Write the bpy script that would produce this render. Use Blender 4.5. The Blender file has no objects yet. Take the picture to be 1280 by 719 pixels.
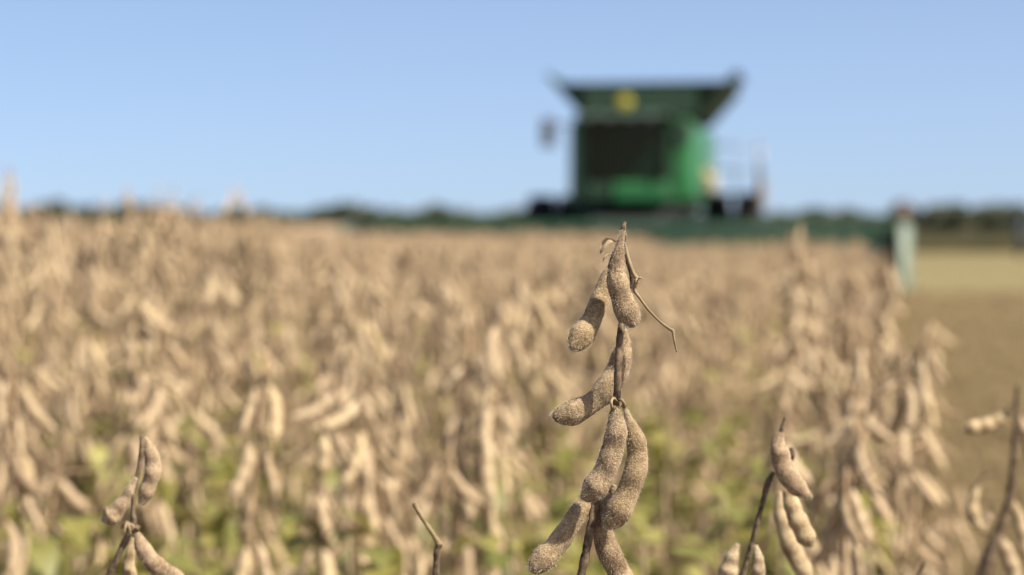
import bpy, math, random
from mathutils import Vector, Matrix, Quaternion
R = math.radians
rnd = random.Random(11)
scene = bpy.context.scene
COL = scene.collection

# ------------------------------------------------------------------ camera
FPX = 1280 * 70 / 36.0                     # focal length in pixels of the 1280 wide photograph
CAM_H, HORIZON = 1.15, 281.0
PITCH = math.atan((359.5 - HORIZON) / FPX)
cd = bpy.data.cameras.new("camera"); cam = bpy.data.objects.new("camera", cd); COL.objects.link(cam)
cam.location = (0, 0, CAM_H); cam.rotation_euler = (R(90) - PITCH, 0, 0)
cd.lens = 70; cd.sensor_width = 36; cd.clip_start = 0.05; cd.clip_end = 6000
cd.dof.use_dof = True; cd.dof.focus_distance = 0.80; cd.dof.aperture_fstop = 7.8
scene.camera = cam

# ------------------------------------------------------------------ light
SUN_EL, SUN_AZ = 50.0, 120.0               # azimuth clockwise from the viewing direction (+Y)
w = bpy.data.worlds.new("World"); scene.world = w; w.use_nodes = True
wn = w.node_tree.nodes; wl = w.node_tree.links
bg = wn["Background"]; bg.inputs["Strength"].default_value = 0.110
sky = wn.new("ShaderNodeTexSky"); sky.sky_type = 'NISHITA'; sky.sun_disc = False
sky.sun_elevation = R(SUN_EL); sky.sun_rotation = R(SUN_AZ)
sky.air_density = 0.62; sky.dust_density = 2.4; sky.ozone_density = 0.6
stc_ = wn.new("ShaderNodeTexCoord"); sva = wn.new("ShaderNodeVectorMath"); sva.operation = 'ADD'; sva.inputs[1].default_value = (0, 0, .075)
wl.new(stc_.outputs["Generated"], sva.inputs[0]); wl.new(sva.outputs[0], sky.inputs[0])   # keeps clear of the dark rim at the very horizon
wl.new(sky.outputs[0], bg.inputs[0])
sd = bpy.data.lights.new("sun", 'SUN'); sd.energy = 5.0; sd.angle = R(0.53); sd.color = (1.0, 0.93, 0.81)
sun = bpy.data.objects.new("sun", sd); COL.objects.link(sun)
sdir = Vector((math.sin(R(SUN_AZ)) * math.cos(R(SUN_EL)), math.cos(R(SUN_AZ)) * math.cos(R(SUN_EL)), math.sin(R(SUN_EL))))
sun.rotation_euler = (-sdir).to_track_quat('-Z', 'Y').to_euler(); sun.location = sdir * 50
scene.view_settings.view_transform = 'Standard'; scene.view_settings.look = 'None'
scene.view_settings.exposure = 1.01; scene.view_settings.gamma = 1.0
try: scene.view_settings.use_curve_mapping = False
except Exception: pass
scene.cycles.use_denoising = True
scene.cycles.max_bounces = 6

# ------------------------------------------------------------------ helpers
_rot = cam.rotation_euler.to_matrix()
def at(px, py, Y):
    d = _rot @ Vector(((px - 640) / FPX, -(py - 359.5) / FPX, -1.0))
    return Vector((0, 0, CAM_H)) + d * (Y / d.y)
def mpp(Y): return Y / FPX                 # metres per photo pixel

def link(o, parent=None):
    COL.objects.link(o)
    if parent is not None: o.parent = parent
    return o
def tag(o, label, cat, group=None, kind=None):
    o['label'] = label; o['category'] = cat
    if group: o['group'] = group
    if kind: o['kind'] = kind
    return o
def empty(name, loc, rz=0.0):
    o = bpy.data.objects.new(name, None); o.location = loc; o.rotation_euler = (0, 0, rz)
    o.empty_display_size = 0.1
    return link(o)

class MB:
    def __init__(s): s.v = []; s.f = []; s.m = []
    def add(s, vs, fs, mi=0, M=None):
        b = len(s.v)
        s.v += [tuple(M @ Vector(p)) for p in vs] if M is not None else [tuple(p) for p in vs]
        s.f += [tuple(i + b for i in f) for f in fs]
        s.m += ([mi] * len(fs)) if isinstance(mi, int) else list(mi)
        return s
    def merge(s, o, M=None): return s.add(o.v, o.f, o.m, M)
    def mesh(s, name, mats, smooth=True):
        me = bpy.data.meshes.new(name); me.from_pydata(s.v, [], s.f); me.validate()
        for m in mats: me.materials.append(m)
        n = len(me.polygons)
        if n == len(s.m): me.polygons.foreach_set("material_index", s.m)
        me.polygons.foreach_set("use_smooth", [smooth] * n); me.update()
        return me
    def build(s, name, mats, parent=None, smooth=True, loc=None):
        if not isinstance(mats, (list, tuple)): mats = [mats]
        o = bpy.data.objects.new(name, s.mesh(name, mats, smooth))
        if loc is not None: o.location = loc
        return link(o, parent)
    # -- shapes
    def box(s, c, d, bev=0.0, mi=0, M=None):
        x, y, z = d[0] / 2, d[1] / 2, d[2] / 2; b = min(bev, x * .9, y * .9, z * .9)
        if b <= 0:
            vs = [(sx * x, sy * y, sz * z) for sx in (-1, 1) for sy in (-1, 1) for sz in (-1, 1)]
            fs = [(0, 1, 3, 2), (4, 6, 7, 5), (0, 4, 5, 1), (2, 3, 7, 6), (0, 2, 6, 4), (1, 5, 7, 3)]
        else:
            vs = []; idx = {}
            for sx in (-1, 1):
                for sy in (-1, 1):
                    for sz in (-1, 1):
                        for k, q in enumerate(((x, y - b, z - b), (x - b, y, z - b), (x - b, y - b, z))):
                            idx[sx, sy, sz, k] = len(vs); vs.append((sx * q[0], sy * q[1], sz * q[2]))
            fs = []
            q4 = ((-1, -1), (1, -1), (1, 1), (-1, 1))
            for sg in (-1, 1):
                fs.append(tuple(idx[sg, a, b2, 0] for a, b2 in q4)); fs.append(tuple(idx[a, sg, b2, 1] for a, b2 in q4)); fs.append(tuple(idx[a, b2, sg, 2] for a, b2 in q4))
            for a in (-1, 1):
                for b2 in (-1, 1):
                    fs.append((idx[a, b2, -1, 0], idx[a, b2, 1, 0], idx[a, b2, 1, 1], idx[a, b2, -1, 1]))
                    fs.append((idx[a, -1, b2, 0], idx[a, 1, b2, 0], idx[a, 1, b2, 2], idx[a, -1, b2, 2]))
                    fs.append((idx[-1, a, b2, 1], idx[1, a, b2, 1], idx[1, a, b2, 2], idx[-1, a, b2, 2]))
            for sx in (-1, 1):
                for sy in (-1, 1):
                    for sz in (-1, 1): fs.append((idx[sx, sy, sz, 0], idx[sx, sy, sz, 1], idx[sx, sy, sz, 2]))
        T = Matrix.Translation(c)
        return s.add(vs, fs, mi, T if M is None else M @ T)
    def prism(s, poly, axis, a, b, mi=0):      # polygon in the two other axes, swept along axis from a to b
        n = len(poly); vs = []
        for t in (a, b):
            for p in poly:
                q = list(p); q.insert(axis, t); vs.append(tuple(q))
        fs = [tuple(range(n)), tuple(range(2 * n - 1, n - 1, -1))] + [(i, (i + 1) % n, n + (i + 1) % n, n + i) for i in range(n)]
        return s.add(vs, fs, mi)
    def loft(s, rings, mi=0, caps=True, closed=True):
        n = len(rings[0]); vs = [p for r in rings for p in r]; fs = []
        for k in range(len(rings) - 1):
            for i in range(n if closed else n - 1):
                j = (i + 1) % n
                fs.append((k * n + i, k * n + j, (k + 1) * n + j, (k + 1) * n + i))
        if caps: fs += [tuple(range(n - 1, -1, -1)), tuple(range((len(rings) - 1) * n, len(rings) * n))]
        return s.add(vs, fs, mi)
    def tube(s, pts, rad, n=8, mi=0, flat=None, smooth_pts=0, jit=0.0, rg=rnd):
        pts = [Vector(p) for p in pts]
        if not isinstance(rad, (list, tuple)): rad = [rad] * len(pts)
        if smooth_pts: pts, rad = catmull(pts, rad, smooth_pts)
        rings = []; N = None
        for i, p in enumerate(pts):
            t = (pts[min(i + 1, len(pts) - 1)] - pts[max(i - 1, 0)]).normalized()
            if N is None:
                N = Vector((0, 1, 0)) if abs(t.y) < .9 else Vector((1, 0, 0))
            N = (N - t * N.dot(t)).normalized(); B = t.cross(N)
            r = rad[i] * (1 + rg.uniform(-jit, jit))
            rings.append([tuple(p + (N * math.sin(2 * math.pi * k / n) + B * math.cos(2 * math.pi * k / n)) * r) for k in range(n)])
        return s.loft(rings, mi)
    def lathe(s, prof, c, axis=0, n=28, mi=0):  # profile of (radius, offset along axis)
        rings = []
        for r, h in prof:
            ring = []
            for k in range(n):
                a = 2 * math.pi * k / n; q = [r * math.cos(a), r * math.sin(a)]; q.insert(axis, h)
                ring.append(tuple(Vector(q) + Vector(c)))
            rings.append(ring)
        return s.loft(rings, mi)

def catmull(pts, rad, k):
    P, Q = [], []
    n = len(pts)
    for i in range(n - 1):
        p0, p1, p2, p3 = pts[max(i - 1, 0)], pts[i], pts[i + 1], pts[min(i + 2, n - 1)]
        r0, r1, r2, r3 = rad[max(i - 1, 0)], rad[i], rad[i + 1], rad[min(i + 2, n - 1)]
        for j in range(k):
            t = j / k; t2, t3 = t * t, t * t * t
            f = lambda a, b, c, d: 0.5 * (2 * b + (c - a) * t + (2 * a - 5 * b + 4 * c - d) * t2 + (3 * b - a - 3 * c + d) * t3)
            P.append(f(p0, p1, p2, p3)); Q.append(max(f(r0, r1, r2, r3), 1e-5))
    P.append(pts[-1]); Q.append(rad[-1])
    return P, Q

# ------------------------------------------------------------------ materials
def new_mat(name):
    m = bpy.data.materials.new(name); m.use_nodes = True
    nt = m.node_tree; b = nt.nodes["Principled BSDF"]
    return m, nt, b
def ramp(nt, stops, fac):
    r = nt.nodes.new("ShaderNodeValToRGB"); e = r.color_ramp.elements
    while len(e) < len(stops): e.new(0.5)
    for i, (p, c) in enumerate(stops): e[i].position = p; e[i].color = (*c, 1)
    nt.links.new(fac, r.inputs[0]); return r.outputs[0]
def noise(nt, scale, detail=4, rough=.6, vec=None):
    n = nt.nodes.new("ShaderNodeTexNoise"); n.inputs["Scale"].default_value = scale
    n.inputs["Detail"].default_value = detail; n.inputs["Roughness"].default_value = rough
    if vec is None:
        tc = nt.nodes.new("ShaderNodeTexCoord"); vec = tc.outputs["Object"]
    nt.links.new(vec, n.inputs["Vector"]); return n.outputs["Fac"]
def mix(nt, a, b, fac, mode='MIX'):
    x = nt.nodes.new("ShaderNodeMix"); x.data_type = 'RGBA'; x.blend_type = mode
    for sock, v in ((x.inputs[6], a), (x.inputs[7], b)):
        if isinstance(v, tuple): sock.default_value = (*v, 1)
        else: nt.links.new(v, sock)
    if isinstance(fac, (int, float)): x.inputs[0].default_value = fac
    else: nt.links.new(fac, x.inputs[0])
    return x.outputs[2]
def bump(nt, b, h, strength, dist):
    n = nt.nodes.new("ShaderNodeBump"); n.inputs["Strength"].default_value = strength; n.inputs["Distance"].default_value = dist
    nt.links.new(h, n.inputs["Height"]); nt.links.new(n.outputs[0], b.inputs["Normal"])
def simple(name, col, rough=.6, metal=0.0, var=.15, scale=6.0, bumpd=0.0):
    m, nt, b = new_mat(name)
    f = noise(nt, scale)
    lo = tuple(c * (1 - var) for c in col); hi = tuple(min(1, c * (1 + var)) for c in col)
    nt.links.new(ramp(nt, [(.3, lo), (.7, hi)], f), b.inputs["Base Color"])
    b.inputs["Roughness"].default_value = rough; b.inputs["Metallic"].default_value = metal
    if rough >= .8: b.inputs["Specular IOR Level"].default_value = .1
    if bumpd: bump(nt, b, f, .5, bumpd)
    return m

def pod_material(name, lo, mid, hi, speck=True):
    m, nt, b = new_mat(name)
    geo = nt.nodes.new("ShaderNodeNewGeometry"); oi = nt.nodes.new("ShaderNodeObjectInfo")
    base = ramp(nt, [(.25, lo), (.5, mid), (.75, hi)], noise(nt, 160, 5, .65))
    tone = ramp(nt, [(0, (.42, .37, .31)), (.4, (.90, .87, .80)), (1, (1.16, 1.1, 1.0))], geo.outputs["Random Per Island"])
    c = mix(nt, base, tone, 1.0, 'MULTIPLY')
    tone2 = ramp(nt, [(0, (.84, .80, .76)), (.6, (1, 1, 1)), (1, (1.05, 1.04, .92))], oi.outputs["Random"])
    c = mix(nt, c, tone2, 1.0, 'MULTIPLY')
    if speck:
        sp = ramp(nt, [(.50, (1, 1, 1)), (.62, (.30, .22, .15))], noise(nt, 900, 2, .6))
        c = mix(nt, c, sp, .36, 'MULTIPLY')
        fine = ramp(nt, [(.35, (.62, .56, .50)), (.62, (1.12, 1.12, 1.12))], noise(nt, 1700, 2, .7))
        c = mix(nt, c, fine, .6, 'MULTIPLY')
        bl = ramp(nt, [(.50, (1, 1, 1)), (.64, (.40, .31, .23))], noise(nt, 85, 7, .8))
        c = mix(nt, c, bl, .75, 'MULTIPLY')
        bump(nt, b, noise(nt, 1100, 3, .75), .9, .0010)
    nt.links.new(c, b.inputs["Base Color"])
    b.inputs["Roughness"].default_value = .85
    b.inputs["Specular IOR Level"].default_value = .2
    if "Sheen Weight" in b.inputs:
        b.inputs["Sheen Weight"].default_value = .06; b.inputs["Sheen Roughness"].default_value = .4
    return m
POD_HERO = pod_material("hero_pod", (.19, .138, .084), (.35, .27, .18), (.52, .42, .29))
POD_PALE = pod_material("pale_pod", (.32, .245, .165), (.47, .375, .265), (.60, .50, .37))
POD_FIELD = pod_material("field_pod", (.24, .182, .117), (.37, .290, .195), (.52, .42, .30), speck=False)
STEM = simple("dry_stem", (.115, .082, .052), .85, var=.75, scale=260, bumpd=.0012)
STEM_PALE = simple("pale_stem", (.20, .15, .085), .8, var=.4, scale=150, bumpd=.0004)
STEM_FIELD = simple("field_stem", (.27, .185, .11), .85, var=.45, scale=40)
def thin_mat(name, stops, rough, trans, scale=30):
    m, nt, b = new_mat(name)
    oi = nt.nodes.new("ShaderNodeNewGeometry")
    c = ramp(nt, stops, oi.outputs["Random Per Island"])
    c = mix(nt, c, ramp(nt, [(.35, (.72, .70, .65)), (.65, (1, 1, 1))], noise(nt, scale)), .7, 'MULTIPLY')
    nt.links.new(c, b.inputs["Base Color"]); b.inputs["Roughness"].default_value = rough
    t = nt.nodes.new("ShaderNodeBsdfTranslucent"); nt.links.new(c, t.inputs[0])
    mx = nt.nodes.new("ShaderNodeMixShader"); mx.inputs[0].default_value = trans
    nt.links.new(b.outputs[0], mx.inputs[1]); nt.links.new(t.outputs[0], mx.inputs[2])
    nt.links.new(mx.outputs[0], nt.nodes["Material Output"].inputs[0])
    return m
HAIR = thin_mat("pod_hair", [(0, (.38, .31, .22)), (1, (.74, .64, .50))], .6, .22)
YELLOW_LEAF = thin_mat("yellow_leaf", [(0, (.24, .24, .05)), (.6, (.33, .31, .08)), (1, (.42, .36, .12))], .6, .4)
GREEN_LEAF = thin_mat("green_leaf", [(0, (.11, .125, .028)), (.5, (.19, .185, .045)), (1, (.31, .275, .075))], .55, .4)
DRY_LEAF = thin_mat("dry_leaf", [(0, (.30, .20, .11)), (1, (.52, .40, .26))], .8, .3)
TREE_LEAF = thin_mat("tree_leaf", [(0, (.022, .032, .012)), (1, (.05, .062, .024))], .6, .3, 2)
FARCROP = simple("far_crop", (.034, .030, .010), .9, var=.3, scale=.6)

# ------------------------------------------------------------------ soybean pods, plants
def pod(mb, pts, rad, sides=16, k=5, seeds=3, flat=.72, normal=None, mi=0, lump=0.0):
    """Bean pod along pts with visible half widths rad; flat is thickness / width, bulging over each bean."""
    P, Q = catmull([Vector(p) for p in pts], list(rad), k)
    rings = []; nrm = Vector(normal) if normal is not None else Vector((0, 1, 0))
    L = [0.0]
    for i in range(1, len(P)): L.append(L[-1] + (P[i] - P[i - 1]).length)
    ph = [rnd.uniform(0, 6.28) for _ in range(4)]
    for i, p in enumerate(P):
        t = (P[min(i + 1, len(P) - 1)] - P[max(i - 1, 0)]).normalized()
        n = (nrm - t * nrm.dot(t)).normalized(); b = t.cross(n)
        u = L[i] / L[-1]
        bean = .5 - .5 * math.cos(2 * math.pi * max(0, min(1, (u - .10) / .86)) * seeds)
        th = flat * (.76 + .36 * bean); wd = .94 + .085 * bean
        ring = []
        for j in range(sides):
            a = 2 * math.pi * j / sides
            seam = 1 + .07 * math.exp(-(math.sin(a) / .16) ** 2)
            seam *= 1 + lump * (math.sin(3 * a + 19 * u + ph[0]) * .5 + math.sin(2 * a - 31 * u + ph[1]) * .5 + .6 * math.sin(5 * a + 47 * u + ph[2]))
            ring.append(tuple(p + b * (math.cos(a) * Q[i] * wd * seam) + n * (math.sin(a) * Q[i] * th)))
        rings.append(ring)
    mb.loft(rings, mi)
    return rings

def fuzz(mb, rings, count, length, width, mi, rg):
    nr, ns = len(rings), len(rings[0])
    for _ in range(count):
        i = rg.randrange(0, nr - 1); j = rg.randrange(ns); j2 = (j + 1) % ns; a, b = rg.random(), rg.random()
        v00, v01, v10, v11 = (Vector(x) for x in (rings[i][j], rings[i][j2], rings[i + 1][j], rings[i + 1][j2]))
        p = (v00 * (1 - b) + v01 * b) * (1 - a) + (v10 * (1 - b) + v11 * b) * a
        n = (v01 - v00).cross(v10 - v00)
        if n.length < 1e-12: continue
        n.normalize()
        cen = sum((Vector(q) for q in rings[i]), Vector()) / ns
        if n.dot(p - cen) < 0: n = -n
        ax = (v10 - v00).normalized()
        d = (n + ax * rg.uniform(.2, 1.0) + Vector((rg.gauss(0, .35), rg.gauss(0, .35), rg.gauss(0, .35)))).normalized()
        s = d.cross(Vector((rg.gauss(0, 1), rg.gauss(0, 1), rg.gauss(0, 1)))).normalized() * width
        l = length * rg.uniform(.5, 1.25)
        mid = p + d * l * .55 + n * l * .04; tip = p + d * l + ax * l * .25
        mb.add([p - s, p + s, mid + s * .7, mid - s * .7, tip], [(0, 1, 2, 3), (3, 2, 4)], mi)

def hero_pod(name, pix, Y, parent, root, seeds=3, hairs=2100, flat=.74, dY=None, mats=None, label=None, hl=.0013, tip_spike=True):
    """pix: (px, py, half width px) down the pod; dY: depth offsets in metres"""
    s = mpp(Y); mb = MB()
    pts = []; rad = []
    for i, (x, y, r) in enumerate(pix):
        d = dY[i] if isinstance(dY, (list, tuple)) else (dY or 0)
        pts.append(at(x, y, Y + d) - root); rad.append(r * s * .95)
    rg = random.Random(name + str(pix[0]))
    rings = pod(mb, pts, rad, sides=30, k=10, seeds=seeds, flat=flat, lump=.022)
    fuzz(mb, rings, int(hairs * .62), hl * .7, .00004, 1, rg); fuzz(mb, rings, int(hairs * .38), hl * 1.15, .000038, 1, rg)
    o = mb.build(name, mats or [POD_HERO, HAIR], parent)
    if label: o['label'] = label
    return o
def hero_stem(name, pix, Y, parent, root, mat, jit=.10, k=8, ground=False, n=10):
    s = mpp(Y); pts = []; rad = []
    for q in pix:
        x, y, r = q[:3]; d = q[3] if len(q) > 3 else 0
        pts.append(at(x, y, Y + d) - root); rad.append(r * s)
    mb = MB()
    if ground: pts, rad = catmull(pts, rad, k); pts += [Vector((0, 0, -.02))]; rad += [rad[-1] * 1.5]; k = 0
    mb.tube(pts, rad, n, smooth_pts=k, jit=jit, rg=random.Random(len(pix)))
    if Y < .95 and mat is STEM and name == "stem":       # short hairs and swollen leaf scars along the dry stem
        rg = random.Random(len(pix) * 3); Pv, Rv = (pts, rad) if k == 0 else catmull(pts, rad, k); m0 = max(2, len(Pv) - 12)
        for _ in range(900):
            i = rg.randrange(m0 - 1); p = Pv[i].lerp(Pv[i + 1], rg.random()); t = (Pv[i + 1] - Pv[i]).normalized()
            d = t.cross(Vector((rg.gauss(0, 1), rg.gauss(0, 1), rg.gauss(0, 1)))).normalized(); q = t.cross(d) * .00003
            a = p + d * Rv[i] * .9; e = a + (d + t * rg.uniform(-.2, .8)).normalized() * rg.uniform(.0003, .0009)
            mb.add([a - q, a + q, e], [(0, 1, 2)], 1)
        return mb.build(name, [mat, HAIR], parent)
    return mb.build(name, mat, parent)
def calyx(px, py, r, Y, parent, root, mat, d=0, name="calyx"):
    """small dry sepals where a pod joins its stalk"""
    s = mpp(Y); c = at(px, py, Y + d) - root; mb = MB(); rg = random.Random(px * 7 + py)
    for q in range(5):
        a = q * 1.257 + rg.random(); v = Vector((math.cos(a), math.sin(a), rg.uniform(-1.2, .4))).normalized()
        e = c + v * r * s
        mb.tube([c, (c + e) / 2 + Vector((0, 0, .15 * r * s)), e + Vector((0, 0, rg.uniform(-.4, .2) * r * s))], [.20 * r * s, .17 * r * s, .03 * r * s], 5, smooth_pts=3)
    return mb.build(name, mat, parent)

# ---- field plants made of shared meshes
def field_pod_mb(curve, length, wid, seeds, sides=8, k=3):
    n = 5; pts = []; rad = []
    prof = [.25, .85, 1.0, .98, .95, .22] if seeds == 3 else [.25, .8, 1.0, 1.05, .9, .2]
    for i in range(n + 1):
        u = i / n
        pts.append((curve * length * (u * u - u * .3), 0, -length * u)); rad.append(prof[i] * wid)
    m = MB(); pod(m, pts, rad, sides=sides, k=k, seeds=seeds, flat=.72)
    m.tube([(0, 0, .012), (0, 0, .004), (0, 0, -.004)], .0012, 5)
    return m
POD_VARIANTS = [field_pod_mb(c, l, wd, s) for c, l, wd, s in ((.30, .050, .0061, 3), (-.45, .046, .0059, 3), (.65, .052, .0057, 3), (.15, .040, .0064, 2), (-.25, .055, .0060, 3))]
POD_LOD = [field_pod_mb(c, l, wd, s, 5, 1) for c, l, wd, s in ((.30, .052, .0066, 3), (-.45, .047, .0064, 3), (.65, .054, .0062, 3), (.15, .041, .0068, 2), (-.25, .057, .0065, 3))]

def leaf_mb(length, width, droop, rg, mi=0):
    m = MB(); n = 6; vs = []; fs = []
    for i in range(n + 1):
        u = i / n; wv = width * (math.sin(math.pi * min(1, u ** .75)) ** .9) * .5 + .0004
        z = -droop * length * u * u; y = length * u * (1 - .25 * droop * u)
        cup = .25 * wv
        vs += [(-wv, y, z + cup), (0, y, z), (wv, y, z + cup * rg.uniform(.2, 1.6))]
    for i in range(n):
        a = i * 3
        fs += [(a, a + 1, a + 4, a + 3), (a + 1, a + 2, a + 5, a + 4)]
    return m.add(vs, fs, mi)

def plant_plan(seed, height=1.0, leaves=0, dens=1.0):
    """stem mesh, list of (variant, matrix), leaf mesh list for one field plant; height in metres"""
    rg = random.Random(seed); st = MB(); pods = []; lv = MB()
    lean = Vector((rg.uniform(-.08, .08), rg.uniform(-.08, .08), 0))
    wob = [Vector((rg.gauss(0, .008), rg.gauss(0, .008), 0)) for _ in range(9)]
    def stem_at(u):
        i = min(int(u * 8), 7); f = u * 8 - i
        return lean * u * u + (wob[i] * (1 - f) + wob[i + 1] * f) + Vector((0, 0, height * u))
    wob[0] = Vector()
    st.tube([stem_at(i / 16) for i in range(17)], [.0040 - .0026 * (i / 16) for i in range(17)], 6)
    def cluster(p, up, n, big=1.0):
        a0 = rg.uniform(0, 6.28)
        for q in range(n):
            a = a0 + q * 6.28 / n + rg.uniform(-.6, .6)
            tilt = rg.uniform(.10, .70) if rg.random() < .85 else rg.uniform(.6, 1.05)
            M = Matrix.Translation(p + Vector((math.cos(a), math.sin(a), 0)) * .006 + Vector((0, 0, rg.uniform(-.004, .006)))) @ Matrix.Rotation(a, 4, 'Z') @ Matrix.Rotation(-tilt, 4, 'Y') @ Matrix.Rotation(rg.uniform(0, 6.28), 4, 'Z') @ Matrix.Scale(big * rg.uniform(.82, 1.14), 4)
            pods.append((rg.randrange(5), M))
    z = .28 if height > .5 else .1
    while z < height - .005:
        u = z / height; p = stem_at(u)
        n = rg.choice((1, 1, 2, 2, 3, 3)) if z < height - .05 else rg.choice((2, 3))
        if rg.random() < dens: cluster(p, None, n, .95 if u < .9 else .88)
        if rg.random() < .22:                       # bare petiole left on the stem
            a = rg.uniform(0, 6.28); l = rg.uniform(.03, .09)
            d = Vector((math.cos(a), math.sin(a), rg.uniform(.2, 1.3))).normalized()
            st.tube([p, p + d * l * .6, p + d * l + Vector((0, 0, -.015))], [.0013, .0010, .0007], 4)
        z += rg.uniform(.028, .052)
    for _ in range(rg.choice((0, 1, 1, 2))):         # side branches carrying pods
        u = rg.uniform(.3, .6); p = stem_at(u); a = rg.uniform(0, 6.28); l = rg.uniform(.2, .38) * height
        e = p + Vector((math.cos(a) * l * .38, math.sin(a) * l * .38, l * .95)); mid = (p + e) / 2 + Vector((math.cos(a), math.sin(a), 0)) * l * .06
        st.tube([p, mid, e], [.0026, .0020, .0012], 5, smooth_pts=3)
        for q in range(5): cluster(p.lerp(e, .3 + .17 * q) , None, rg.choice((1, 2, 3)), .9)
    for _ in range(leaves):
        u = rg.uniform(.4, .82); p = stem_at(u); a = rg.uniform(0, 6.28)
        lf = leaf_mb(rg.uniform(.04, .06), rg.uniform(.02, .036), rg.uniform(.3, 1.2), rg)
        lv.merge(lf, Matrix.Translation(p) @ Matrix.Rotation(a, 4, 'Z') @ Matrix.Translation((0, .03, .0)) @ Matrix.Rotation(rg.uniform(-.9, .5), 4, 'X'))
    return st, pods, lv
NT = 12
PLANS = [plant_plan(100 + i, 1.0, leaves=(0, 0, 1, 0, 3, 0, 0, 2, 0, 0, 0, 4)[i]) for i in range(NT)]
FIELD_MATS = [POD_FIELD, STEM_FIELD, YELLOW_LEAF]
def whole_plant(plan, variants):
    st, pods, lv = plan; m = MB()
    m.add(st.v, st.f, 1)
    for k, M in pods: m.add(variants[k].v, variants[k].f, 0, M)
    m.add(lv.v, lv.f, 2)
    return m
PLANT_MESH = [whole_plant(p, POD_VARIANTS).mesh("soybean_plant", FIELD_MATS) for p in PLANS]
PLANT_LOD = [whole_plant(p, POD_LOD).mesh("crop_plant", FIELD_MATS) for p in PLANS]
STEM_MESH = [p[0].mesh("stem", [STEM_FIELD]) for p in PLANS]
LEAF_MESH = [p[2].mesh("leaves", [YELLOW_LEAF]) if p[2].v else None for p in PLANS]
POD_MESH = [v.mesh("pod", [POD_FIELD]) for v in POD_VARIANTS]

# ------------------------------------------------------------------ setting: ground
EDGE_A, EDGE_K = -.05, .1745                     # right edge of the standing crop: X = A + K * Y
ROW_DIR = Vector((EDGE_K, 1, 0)).normalized()
def ground_sheet(name, poly, z, mat, div=None):
    m = MB(); m.add([(x, y, z) for x, y in poly], [tuple(range(len(poly)))])
    o = m.build(name, mat, smooth=False); o['kind'] = 'structure'; return o
def soil_mat(name, stops, s1, s2):
    m, nt, b = new_mat(name)
    tc = nt.nodes.new("ShaderNodeTexCoord")
    f1 = noise(nt, s1, 5, .6, tc.outputs["Object"]); f2 = noise(nt, s2, 6, .75, tc.outputs["Object"])
    c = mix(nt, ramp(nt, stops, f1), ramp(nt, [(.3, (.62, .60, .56)), (.7, (1.15, 1.15, 1.12))], f2), .8, 'MULTIPLY')
    nt.links.new(c, b.inputs["Base Color"]); b.inputs["Roughness"].default_value = .95; b.inputs["Specular IOR Level"].default_value = .1
    bump(nt, b, f2, .8, .05)
    return m
SOIL = soil_mat("soil", [(.3, (.135, .098, .048)), (.7, (.19, .140, .070))], .35, 9)
STUB = soil_mat("stubble", [(.3, (.165, .135, .066)), (.7, (.21, .175, .088))], .12, 6)
ground_sheet("ground", [(-2500, -300), (2500, -300), (2500, 3000), (-2500, 3000)], 0, SOIL)
ground_sheet("stubble_field", [(EDGE_A + EDGE_K * 31 - .3, 31), (60, 33), (140, 79), (16, 79), (EDGE_A + EDGE_K * 60, 60)], .004, STUB)

# ------------------------------------------------------------------ specials: the sharp plant
def plant_root(name, px, py, Y, label, group=None):
    p = at(px, py, Y); o = empty(name, (p.x, p.y, 0)); tag(o, label, 'soybean plant', group)
    return o, Vector((p.x, p.y, 0))
Y0 = .80
hp, hr = plant_root("soybean_plant", 727, 719, Y0, "sharply focused dry soybean plant with fuzzy tan pods in front of the combine")
hero_stem("stem", [(781, 277, 2.2, .0), (779, 287, 3.6, 0), (780, 300, 3.4, .004), (783, 320, 3.2, .009), (790, 345, 3.4, .010), (789, 368, 3.6, .010), (783, 392, 4.2, .006), (777, 408, 5.0, -.002), (774, 440, 4.8, -.006), (772, 470, 4.6, -.007), (771, 498, 5.0, -.004), (764, 530, 5.0, .008), (755, 575, 4.8, .010), (748, 610, 4.8, .008), (741, 645, 5.0, .002), (734, 682, 5.3, 0), (726, 722, 5.6, 0), (715, 780, 6, 0)], Y0, hp, hr, STEM, ground=True)
hero_pod("pod", [(779, 288, 2.5), (776, 301, 4.5), (773, 317, 7.5), (770, 334, 10.5), (772, 354, 13.0), (778, 374, 14.2), (784, 390, 15.2), (788, 402, 12.5), (787, 409.5, 3.0)], Y0, hp, hr, dY=-.010, label="fuzzy sunlit pod at the top of the plant")
hero_pod("pod", [(776, 318, 3), (767, 335, 8), (757, 357, 11.5), (748, 380, 12), (741, 397, 12.5), (733, 411, 14.5), (724, 424, 15.2), (716, 433, 10), (713, 435, 3)], Y0, hp, hr, dY=[.005, .003, .001, -.001, -.003, -.005, -.007, -.008, -.008], label="shaded pod with a sunlit rounded end")
hero_pod("pod", [(778, 407, 3), (780, 424, 7.5), (777, 446, 13), (771, 465, 15), (760, 483, 15.5), (746, 499, 14), (729, 510, 14.5), (712, 517, 15.5), (698, 519, 11), (689, 519, 1.5)], Y0, hp, hr, dY=[.006] * 4 + [.004, .003, .002, .001, 0, 0], label="curved brown pod pointing left behind the stem")
hero_pod("pod", [(768, 509, 3), (769, 519, 8.5), (771, 535, 12.5), (767, 557, 14.5), (761, 577, 14.0), (753, 595, 15.0), (743, 610, 15.8), (733, 619, 11.0), (726, 622, 2)], Y0, hp, hr, dY=-.010, label="curved pod hanging over the stem from a looped stalk")
hero_pod("pod", [(781, 508, 2.2), (785, 522, 5), (790, 536, 9), (796, 556, 12.5), (796, 580, 14.2), (790, 602, 14.2), (781, 624, 15.5), (771, 642, 16.2), (762, 654, 12), (756, 660, 2)], Y0, hp, hr, dY=-.004, label="sunlit pod with a dark wrinkled end")
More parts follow.
